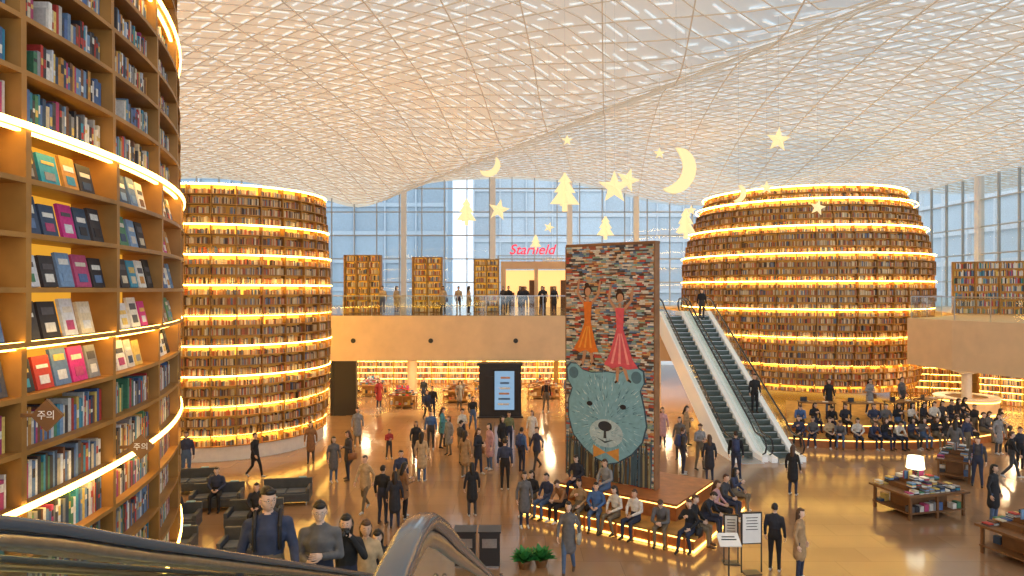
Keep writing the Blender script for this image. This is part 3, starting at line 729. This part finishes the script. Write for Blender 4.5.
def person_mesh(name, spine, neck, head, el, wr, kn, an, hip=.10, sho=.18, coat=None, hair='short', pack=False, bag=False, yaw=0, pitch=0, glasses=False, camera=False, vox=.02, bulk=1.0, toe=None):
    segs=[]
    p,w,c,u=[Vector(q) for q in spine]; nk=Vector(neck); hd=Vector(head)
    b=bulk
    segs+=[(p,w,.122*b,.110*b,TO if coat else BO,1.26),(w,c,.110*b,.120*b,TO,1.3),(c,u,.120*b,.080*b,TO,1.55)]
    segs+=[(p-Vector((0,0,.02)),p+(w-p)*.3,.12*b,.12*b,BO if not coat else TO,1.25)]
    segs+=[(u+Vector((0,0,-.01)),nk,.060,.05,SK,1.0),(nk,hd,.05,.052,SK,1.0),(u+Vector((0,.0,.0)),u+(nk-u)*.45,.074*b,.060,TO,1.15)]
    dn=(c-u).normalized()
    for i,sg in enumerate((1,-1)):
        s=u+Vector((sg*sho,0,0))+dn*.035; E=Vector(el[i]); Wt=Vector(wr[i])
        segs+=[(u+dn*.03,s,.066*b,.058*b,TO,1),(s,E,.058*b,.046*b,TO,1),(E,E+(Wt-E)*.93,.046*b,.036*b,TO,1),(E+(Wt-E)*.8,Wt,.03,.027,SK,1)]
        h=p+Vector((sg*hip*.9,0,-.04)); Kn=Vector(kn[i]); An=Vector(an[i])
        segs+=[(h,Kn,.086*b,.060*b,BO,1),(Kn,An,.060,.044,BO,1)]
        td=Vector(toe[i]) if toe else Vector((0,-.15,-.045))
        segs+=[(An-Vector((0,0,.02)),An+td,.042,.034,SH,1.0),(An+Vector((0,.03,-.04)),An+td*.5,.036,.036,SH,1.0)]
    if coat:
        hem=Vector(coat); segs+=[(w,hem,.125*b,.155*b,TO,1.25)]
    B=MB()
    for s in segs:
        v,f=tubev(s[0],s[1],s[2],s[3],s[5]); B.add(v,f)
    tmp=B.obj('tmp',[M_white],col=False)
    rm=tmp.modifiers.new('r','REMESH'); rm.mode='VOXEL'; rm.voxel_size=vox
    sm=tmp.modifiers.new('s','SMOOTH'); sm.factor=.5; sm.iterations=3
    dg=bpy.context.evaluated_depsgraph_get(); em=tmp.evaluated_get(dg).to_mesh()
    V=np.empty(len(em.vertices)*3); em.vertices.foreach_get('co',V); V=V.reshape(-1,3)
    F=[tuple(q.vertices) for q in em.polygons]
    C=np.array([V[list(f)].mean(axis=0) for f in F])
    best=np.full(len(F),1e9); tag=np.zeros(len(F),int)
    for s in segs:
        p0=np.array(s[0]);p1=np.array(s[1]);d=p1-p0;L2=max(1e-9,d@d); t=np.clip((C-p0)@d/L2,0,1)
        df=C-(p0+t[:,None]*d); df[:,0]/=s[5]; dist=np.linalg.norm(df,axis=1)-(s[2]+(s[3]-s[2])*t)
        k=dist<best; best[k]=dist[k]; tag[k]=s[4]
    tmp.evaluated_get(dg).to_mesh_clear(); bpy.data.objects.remove(tmp)
    B=MB(); B.v=[tuple(q) for q in V]; B.f=F; B.m=[int(t) for t in tag]; B.c=[(1,1,1)]*len(F)
    for i,sg in enumerate((1,-1)):
        E=Vector(el[i]); Wt=Vector(wr[i]); d=(Wt-E).normalized(); nrm=Vector((-sg,0,0)); nrm=(nrm-d*nrm.dot(d)); 
        if nrm.length<.2: nrm=Vector((0,0,-1))-d*(-d.z)
        nrm.normalize(); lat=d.cross(nrm).normalized()
        if lat.y>0: lat=-lat
        v,f=tubev(Wt,Wt+d*.065,.024,.030,1); 
        v=[Wt+(q-Wt)-nrm*((q-Wt).dot(nrm))*.45+lat*((q-Wt).dot(lat))*.25 for q in v]; B.add(v,f,SK)
        for k,(lt,ln) in enumerate([(.030,.062),(.010,.072),(-.010,.067),(-.028,.052)]):
            a=Wt+d*.08+lat*lt; m_=a+d*ln*.55+nrm*.012; t_=m_+d*ln*.35+nrm*.03
            v,f=tubev(a-d*.015,m_,.0095,.0088,1,6); B.add(v,f,SK); v,f=tubev(m_,t_,.0088,.007,1,6); B.add(v,f,SK)
        a=Wt+d*.025+lat*.026; m_=a+d*.03+lat*.025+nrm*.01; t_=m_+d*.028+lat*.004+nrm*.012
        v,f=tubev(a,m_,.012,.0105,1,6); B.add(v,f,SK); v,f=tubev(m_,t_,.0105,.008,1,6); B.add(v,f,SK)
    Mh=Matrix.Translation(hd)@Matrix.Rotation(yaw,4,'Z')@Matrix.Rotation(pitch,4,'X')
    def sph(cx,cy,cz_,rx,ry,rz_,m,nu=16,nv=12,fn=None,keep=None):
        vs=[];fs=[]
        for j in range(nv+1):
            ph=-math.pi/2+math.pi*j/nv
            for i in range(nu):
                a=2*math.pi*i/nu; x,y,z=math.cos(a)*math.cos(ph),math.sin(a)*math.cos(ph),math.sin(ph)
                if fn: X,Y,Z=fn(x,y,z)
                else: X,Y,Z=x*rx,y*ry,z*rz_
                vs.append(Mh@Vector((cx+X,cy+Y,cz_+Z)))
        for j in range(nv):
            for i in range(nu):
                ph=-math.pi/2+math.pi*(j+.5)/nv; a=2*math.pi*(i+.5)/nu
                if keep and not keep(math.cos(a)*math.cos(ph),math.sin(a)*math.cos(ph),math.sin(ph)): continue
                fs.append((j*nu+i,j*nu+(i+1)%nu,(j+1)*nu+(i+1)%nu,(j+1)*nu+i))
        B.add(vs,fs,m)
    def hf(x,y,z):
        k=1-.28*max(0,-z)**1.5; X=x*.077*k; Y=y*.094*(1-.12*max(0,-z) if y>0 else 1-.04*max(0,-z)); Z=z*.118
        if y<-.6 and -.75<z<-.5: Y-=.006
        return X,Y,Z
    sph(0,0,0,1,1,1,SK,20,16,hf)
    sph(0,-.096,-.018,.012,.016,.020,SK,8,6); sph(0,-.092,.008,.008,.010,.03,SK,8,6)
    for sg in(1,-1):
        sph(sg*.077,.005,-.008,.010,.018,.030,SK,8,6); sph(sg*.030,-.084,.010,.0115,.007,.0050,WH,8,6); sph(sg*.030,-.0895,.010,.0050,.003,.0048,EY,8,6)
        sph(sg*.030,-.087,.030,.015,.005,.0028,HA,8,4)
    sph(0,-.0885,-.052,.020,.006,.0055,SK,8,6); sph(0,-.0925,-.052,.016,.003,.0018,EY,8,4)
    long_=hair=='long'
    def keep(x,y,z):
        if y<-.30 and z<.50: return False
        if not long_ and z<-.30: return False
        if not long_ and abs(x)>.75 and z<.12 and y<.25: return False
        return True
    sph(0,.006,.012,.086,.102,.122,HA,24,18,lambda x,y,z:(x*.085*(1+.03*math.sin(9*x+5*z)),y*.103,z*.119+(.004*math.sin(11*x))),keep)
    sph(.006,-.054,.082,.060,.040,.032,HA,12,8)
    if long_:
        v,f=tubev((0,.035,.0),(0,.075,-.25),.078,.055,1.25,14); B.add([Mh@q for q in v],f,HA)
    if hair=='bun':
        sph(0,.09,.06,.04,.04,.04,HA,10,8)
    if hair=='cap':
        sph(0,.0,.05,.092,.108,.085,BA,16,10,None,lambda x,y,z:z>-.1); sph(0,-.10,.05,.06,.05,.008,BA,10,6)
    if glasses:
        for sg in(1,-1):
            vs=[];fs=[]
            for i in range(14):
                a=2*math.pi*i/14
                for rr_,yy in((.0208,-.099),(.0218,-.099),(.0218,-.1000),(.0208,-.1000)): vs.append(Mh@Vector((sg*.031+rr_*math.cos(a)*1.15,yy,.008+rr_*math.sin(a)*.8)))
            for i in range(14):
                for k in range(4): fs.append((4*i+k,4*((i+1)%14)+k,4*((i+1)%14)+(k+1)%4,4*i+(k+1)%4))
            B.add(vs,fs,EY); v,f=tubev((sg*.055,-.098,.012),(sg*.08,-.0,.01),.0012,.0012,1,5); B.add([Mh@q for q in v],f,EY)
        v,f=tubev((-.01,-.1,.012),(.01,-.1,.012),.001,.001,1,5); B.add([Mh@q for q in v],f,EY)
    if pack:
        o=(w+u)/2+Vector((0,0.18,.0))
        v,f=tubev(o+Vector((0,0,-.13)),o+Vector((0,0,.12)),.11,.10,1.3,12); B.add(v,f,BA)
        v,f=tubev(o+Vector((0,.09,-.12)),o+Vector((0,.08,-.02)),.055,.05,1.6,10); B.add(v,f,BA)
        for sg in(1,-1):
            for q0,q1 in [((sg*.11,.12,.14),(sg*.12,.0,.24)),((sg*.12,.0,.24),(sg*.12,-.12,.12)),((sg*.12,-.12,.12),(sg*.12,-.10,-.1))]:
                v,f=tubev(o+Vector(q0)-Vector((0,.18,0)),o+Vector(q1)-Vector((0,.18,0)),.017,.017,1.2,6); B.add(v,f,BA)
    if bag:
        o=p+Vector((.25,.04,-.08)); B.obox(o,Vector((.045,0,0)),Vector((0,.15,0)),Vector((0,0,.11)),BA)
        for yy in(-.10,.10):
            v,f=tubev(o+Vector((0,yy,.10)),u+Vector((.14,yy*.3,.05)),.009,.009,1,6); B.add(v,f,BA)
    if camera:
        o=(Vector(wr[0])+Vector(wr[1]))/2+Vector((0,-.03,.06)); B.obox(o,Vector((.065,0,0)),Vector((0,.03,0)),Vector((0,0,.045)),EY); v,f=tubev(o,o+Vector((0,-.10,0)),.036,.034,1,12); B.add(v,f,EY)
    me=bpy.data.meshes.new(name); me.from_pydata(B.v,[],B.f); me.polygons.foreach_set('use_smooth',[True]*len(B.f))
    for k in range(8): me.materials.append(M_white)
    me.polygons.foreach_set('material_index',B.m); me.update(); return me

SP=[(0,0,.95),(0,0,1.11),(0,.0,1.29),(0,.01,1.41)]; NK=(0,0,1.51); HD=(0,-.015,1.61)
ARM=dict(el=[(.235,.03,1.13),(-.235,.03,1.13)],wr=[(.25,-.05,.89),(-.25,-.05,.89)])
LEG=dict(kn=[(.10,-.015,.50),(-.10,-.015,.50)],an=[(.11,.02,.085),(-.11,.02,.085)])
LEG2=dict(kn=[(.10,-.06,.50),(-.12,.0,.50)],an=[(.13,-.06,.085),(-.16,.06,.085)])
WALK=dict(kn=[(.10,-.17,.51),(-.10,.03,.50)],an=[(.10,-.27,.10),(-.10,.33,.17)],toe=[(0,-.15,-.03),(0,-.10,-.11)])
WALK2=dict(kn=[(.09,.02,.50),(-.09,-.14,.52)],an=[(.09,.24,.14),(-.09,-.18,.09)],toe=[(0,-.11,-.09),(0,-.15,-.045)])
PH=dict(el=[(.23,-.02,1.13),(-.235,.0,1.13)],wr=[(.06,-.24,1.20),(-.09,-.25,1.14)])
SWING=dict(el=[(.24,.12,1.15),(-.24,-.06,1.13)],wr=[(.24,.10,.91),(-.23,-.20,.93)])
SS=[(0,0,.55),(0,.03,.70),(0,.01,.88),(0,-.01,1.0)]
SN=(0,-.03,1.10); SHD=(0,-.055,1.20)
SLEG=dict(kn=[(.13,-.43,.50),(-.13,-.43,.50)],an=[(.14,-.42,.085),(-.12,-.46,.085)])
SLEG2=dict(kn=[(.12,-.44,.50),(-.10,-.43,.52)],an=[(.16,-.33,.085),(-.13,-.50,.085)])
SARM=dict(el=[(.25,-.06,.76),(-.25,-.06,.76)],wr=[(.09,-.30,.66),(-.09,-.30,.66)])
SF=[(0,.02,.55),(0,-.0,.69),(0,-.09,.85),(0,-.15,.95)]
PM={}
PM['man']=person_mesh('man_standing',SP,NK,HD,**ARM,**LEG,hair='short',bulk=1.06)
PM['manp']=person_mesh('man_phone',SP,NK,HD,**PH,**LEG2,hair='short',pitch=.35,bulk=1.04)
PM['manb']=person_mesh('man_backpack',SP,NK,HD,**ARM,**LEG2,hair='short',pack=True,yaw=.4,bulk=1.05)
PM['woc']=person_mesh('woman_coat',SP,NK,HD,**ARM,**LEG,hair='long',coat=(0,.01,.60),sho=.155)
PM['wop']=person_mesh('woman_phone',SP,NK,HD,**PH,**LEG2,hair='long',coat=(0,.01,.72),sho=.155,bag=True,pitch=.25)
PM['wob']=person_mesh('woman_bag',SP,NK,HD,**SWING,**WALK2,hair='long',coat=(0,.0,.64),sho=.155,bag=True)
PM['wam']=person_mesh('man_walking',SP,NK,HD,**SWING,**WALK,hair='short',bulk=1.05)
PM['waw']=person_mesh('woman_walking',SP,NK,HD,**SWING,**WALK,hair='bun',sho=.16,coat=(0,.0,.80),pack=False)
PM['wap']=person_mesh('walker_backpack',SP,NK,HD,**SWING,**WALK2,hair='cap',pack=True)
PM['sit']=person_mesh('sit_upright',SS,SN,SHD,**SARM,**SLEG,hair='short',bulk=1.06)
PM['sil']=person_mesh('sit_woman',SS,SN,SHD,**SARM,**SLEG2,hair='long',pitch=.25,sho=.16)
PM['sif']=person_mesh('sit_forward',SF,(0,-.20,1.03),(0,-.26,1.12),el=[(.22,-.28,.66),(-.22,-.28,.66)],wr=[(.05,-.44,.66),(-.06,-.44,.64)],**SLEG,hair='short',pitch=.6,bulk=1.04)
PM['sib']=person_mesh('sit_bag',SS,SN,SHD,el=[(.25,-.02,.76),(-.25,-.10,.78)],wr=[(.12,-.28,.62),(-.05,-.26,.90)],**SLEG2,hair='long',yaw=.5,sho=.16,bag=True)
PM['e1']=person_mesh('rider_a',SP,NK,HD,el=[(.25,-.04,1.14),(-.25,.02,1.13)],wr=[(.28,-.26,1.0),(-.25,-.10,.92)],**LEG,hair='short',glasses=True,yaw=.5,vox=.013,bulk=1.08,pack=True)
PM['e2']=person_mesh('rider_b',SP,NK,HD,**PH,**LEG2,hair='short',glasses=True,yaw=.15,pitch=.1,vox=.013,bulk=1.06)
PM['e3']=person_mesh('rider_c',SP,NK,HD,el=[(.25,-.10,1.22),(-.25,-.10,1.22)],wr=[(.07,-.16,1.50),(-.07,-.16,1.50)],**LEG,hair='long',vox=.013,camera=True,sho=.16)

CL=[mat('cloth_%d'%i,c,.85,noise=.3,nscale=9) for i,c in enumerate([(.022,.024,.03),(.03,.034,.05),(.045,.06,.12),(.07,.07,.08),(.15,.15,.16),(.32,.32,.33),(.45,.29,.15),(.58,.43,.26),(.74,.71,.65),(.45,.05,.05),(.08,.17,.40),(.20,.22,.11),(.82,.80,.77),(.33,.17,.08),(.65,.38,.40),(.10,.34,.42)])]
CB=[mat('trouser_%d'%i,c,.85,noise=.2,nscale=9) for i,c in enumerate([(.018,.018,.022),(.03,.04,.08),(.09,.15,.28),(.06,.06,.065),(.20,.16,.11)])]
SKN=[mat('skin_%d'%i,c,.5,noise=.06) for i,c in enumerate([(.76,.50,.37),(.68,.44,.31),(.82,.58,.45)])]
HR=[mat('hair_%d'%i,c,.45,noise=.3,nscale=40) for i,c in enumerate([(.012,.010,.010),(.025,.016,.012),(.09,.045,.025)])]
SHO=[mat('shoe_%d'%i,c,.5) for i,c in enumerate([(.015,.015,.015),(.6,.6,.6),(.08,.04,.02)])]
BGS=[mat('bag_%d'%i,c,.6) for i,c in enumerate([(.02,.02,.025),(.30,.13,.05),(.03,.05,.14),(.40,.38,.33)])]
M_eye=mat('eye_dark',(.01,.008,.008),.2); M_eyw=mat('eye_white',(.8,.78,.75),.3)
rp=random.Random(21)
def person(kind,x,y,rot,z=0,top=None,bot=None,s=None,name=None,hair=None,bagc=None):
    nm=name or {'s':'seated_person','w':'walking_person'}.get(kind[0] if kind not in('woc','wop','wob') else 'x','standing_person')
    if kind in('wob',): nm=name or 'walking_person'
    o=bpy.data.objects.new(nm,PM[kind]); sc.collection.objects.link(o); o.location=(x,y,z); o.rotation_euler=(0,0,rot)
    k=s or (rp.uniform(.93,1.03) if kind[0]!='s' else 1.0)
    o.scale=(k*.97,k*.97,k)
    t=top if top is not None else rp.choice([0,0,1,2,2,3,4,5,6,7,8,10,13,11,14,15])
    ms=[rp.choice(SKN),HR[hair] if hair is not None else rp.choice(HR),CL[t],CB[bot] if bot is not None else rp.choice(CB),rp.choice(SHO),BGS[bagc] if bagc is not None else rp.choice(BGS),M_eye,M_eyw]
    for i,m_ in enumerate(ms):
        o.material_slots[i].link='OBJECT'; o.material_slots[i].material=m_
    return o
pi=math.pi
ground=[('woc',-6.3,24.1,.6,4),('wop',-5.85,24.4,-.9,3),('waw',-4.5,20.9,-.4,7),('waw',-9.3,24.7,1.2,0),('woc',-6.7,29.6,.3,5),
('man',-3.75,19.8,2.9,0),('woc',-3.35,19.5,3.3,1),('wop',-3.2,20.3,2.2,13),('man',-3.6,22.1,.5,2),('wob',-3.8,27,.2,0),('woc',-3.2,24.2,2.9,7),('man',-3.45,29,0,10),('wop',-3.0,29.4,1.4,15),
('woc',-2.6,28.1,-.7,5),('manp',-2.15,29.4,.8,8),('woc',-1.7,24.7,2.6,6),('woc',-1.2,20.5,3.4,0),('wop',-1.25,25.1,1,1),('woc',-.85,25.8,-1,14),('manp',-2.0,26.6,2.2,3),('woc',-.4,27.4,.9,0),
('man',-.24,23.2,3.1,2),('man',-.13,29,.4,11),('woc',.86,29.4,-.3,12),('woc',.35,19.5,.2,4),('manb',.35,25.4,2.4,10),('waw',.94,25.8,-.8,2),
('manb',1.9,38,.0,0),('wob',1.35,16.3,-.25,4),('man',-4.2,36,0,0),('wam',-4.4,35.4,.5,2),
('manb',8.0,24.4,2.8,0),('woc',7.0,24.2,3.1,1),('manp',7.1,25.8,.4,5),('woc',6.7,27.3,-.5,4),('manb',6.3,25.2,1.7,3),('woc',6.5,29.5,0,14),('wop',7.6,29.8,1,6),
('man',18.4,27.6,.3,2),('manb',16.1,23.6,-.6,3),('woc',13.9,19.7,.5,0),('man',19.2,25.8,0,1),('wam',18.0,24.6,1.2,0),('woc',17.2,26.5,2.5,4),('man',21,31.0,.2,0),('woc',20.1,28.2,.2,5),
('man',6.35,16.5,2.6,1),('woc',6.75,16.0,.8,6),('wam',-1.9,33,.3,0),('woc',-7.6,39,.7,9),('man',-5.2,40.2,-.5,0),('woc',-3,39,.5,5),('man',3.2,40,1,2),
('woc',9.3,22.6,2.4,0),('man',-11.6,24.3,.4,2),('woc',-7.9,26.8,.2,13) ]
for k,x,y,r,t in ground: person(k,x,y,r,0,t)
person('manp',-4.95,27.5,.5,0,9,s=.7)
fang=math.atan2(-pn.y,-pn.x)+pi/2
for i,(t,k,tp) in enumerate([(.05,'sil',0),(.15,'sit',2),(.25,'sif',13),(.35,'sib',6),(.45,'sit',10),(.56,'sil',8),(.67,'sit',12),(.81,'sif',4),(.95,'sib',0)]):
    q=pa+pd*Lp*t+pn*.33; person(k,q.x,q.y,fang+rp.uniform(-.3,.3),0,tp)
rang=math.atan2(pd.y,pd.x)+pi/2
for t,k,tp in [(.45,'sit',0),(1.3,'sif',1),(2.2,'sil',14),(3.0,'sit',3),(3.9,'sib',2)]:
    q=pb-pd*.33+pn*(t+.3); person(k,q.x,q.y,rang+rp.uniform(-.2,.2),0,tp)
for t,k,tp in [(.24,'sil',1),(.42,'sit',5)]:
    q=pa+pd*Lp*t+pn*1.22; person(k,q.x,q.y,fang+rp.uniform(-.3,.3),.45,tp)
for i in range(19):
    a=math.radians(-109+i*3.2+rp.uniform(-.6,.6)); r=10.6
    if rp.random()<.16: continue
    person(rp.choice(['sit','sil','sif','sib']),cxT+r*math.cos(a),cyT+r*math.sin(a),a+pi/2+rp.uniform(-.3,.3),-.02,rp.choice([0,0,1,2,3,4,1,13,8,7]))
for i in range(15):
    a=math.radians(-108+i*3.9+rp.uniform(-.6,.6)); r=9.3
    if rp.random()<.14: continue
    person(rp.choice(['sit','sil','sif','sib']),cxT+r*math.cos(a),cyT+r*math.sin(a),a+pi/2+rp.uniform(-.4,.4),.38,rp.choice([0,0,1,2,3,4,8,10]))
for a in (-96,-80,-64): 
    A=math.radians(a); person(rp.choice(['woc','man','wop']),cxT+7.2*math.cos(A),cyT+7.2*math.sin(A),A+pi/2,.8)
for x,y,r in [(-9.2,21.3,.2),(-7.3,19.55,.15),(-9.5,19.2,.2)]: person('sit',x,y-.02,r,-.02)
for x,y,r,k in [(-7.4,39,0,'man'),(-6.7,39.6,1,'woc'),(-3.9,38.6,0,'wop'),(-3.2,40.8,.4,'man'),(-2.5,39.5,2,'woc'),(-.2,38.5,0,'man'),(.5,40.9,-.5,'woc'),(1.7,38.6,0,'wop'),(2.6,42,0,'woc'),(-10.9,38.7,0,'man'),
                (7.4,40,.2,'man'),(6.6,42.7,0,'wop'),(.9,45,0,'man'),(-.6,46,0,'woc'),(2.2,47,0,'wam')]:
    person(k,x,y,r,UZ+.02,rp.choice([0,1,2,3,5,7]),s=.93)
for x,y,r,k in [(24.2,30,-.6,'man'),(25.5,27,-.6,'man')]: person(k,x,y,r,UZ,0)
def onesc(x0,y0,x1,y1,zt,t): 
    ns=int(zt/.2); st=min(ns-1,int(t*ns)); tt=(st+.5)/ns; return x0+(x1-x0)*tt,y0+(y1-y0)*tt,zt*(st+1)/ns
for t,k in [(.25,'man'),(.95,'man')]:
    x,y,z=onesc(10.85,27.8,10.10,37,UZ,t); person(k,x,y,0,z,0)
for t,k,tp,hx,r,s_,dx in [(.60,'e1',2,0,.25,.97,-.13),(.515,'e2',4,0,.1,.97,.10),(.44,'e3',0,0,.1,.95,.16),(.36,'woc',7,2,.3,.97,.20),(.28,'man',1,0,0,1,0),(.20,'wop',0,0,0,1,0)]:
    x,y,z=onesc(-2.16,13.5,-2.16,1.6,5.32,t); person(k,x+dx,y,r,z,tp,hair=hx,s=s_,bagc=0)

# ------------------------------------------------------------------ world, camera
w=bpy.data.worlds.new('World'); sc.world=w; w.use_nodes=True
bg=w.node_tree.nodes['Background']; bg.inputs[0].default_value=(.84,.92,1.0,1); bg.inputs[1].default_value=1.75
cam=bpy.data.cameras.new('camera'); co=bpy.data.objects.new('camera',cam); sc.collection.objects.link(co)
cam.sensor_width=36; cam.lens=24.0; cam.shift_y=2/1024; cam.clip_end=400; cam.clip_start=.05
co.location=(0,0,6.8); co.rotation_euler=(math.pi/2,0,0); sc.camera=co
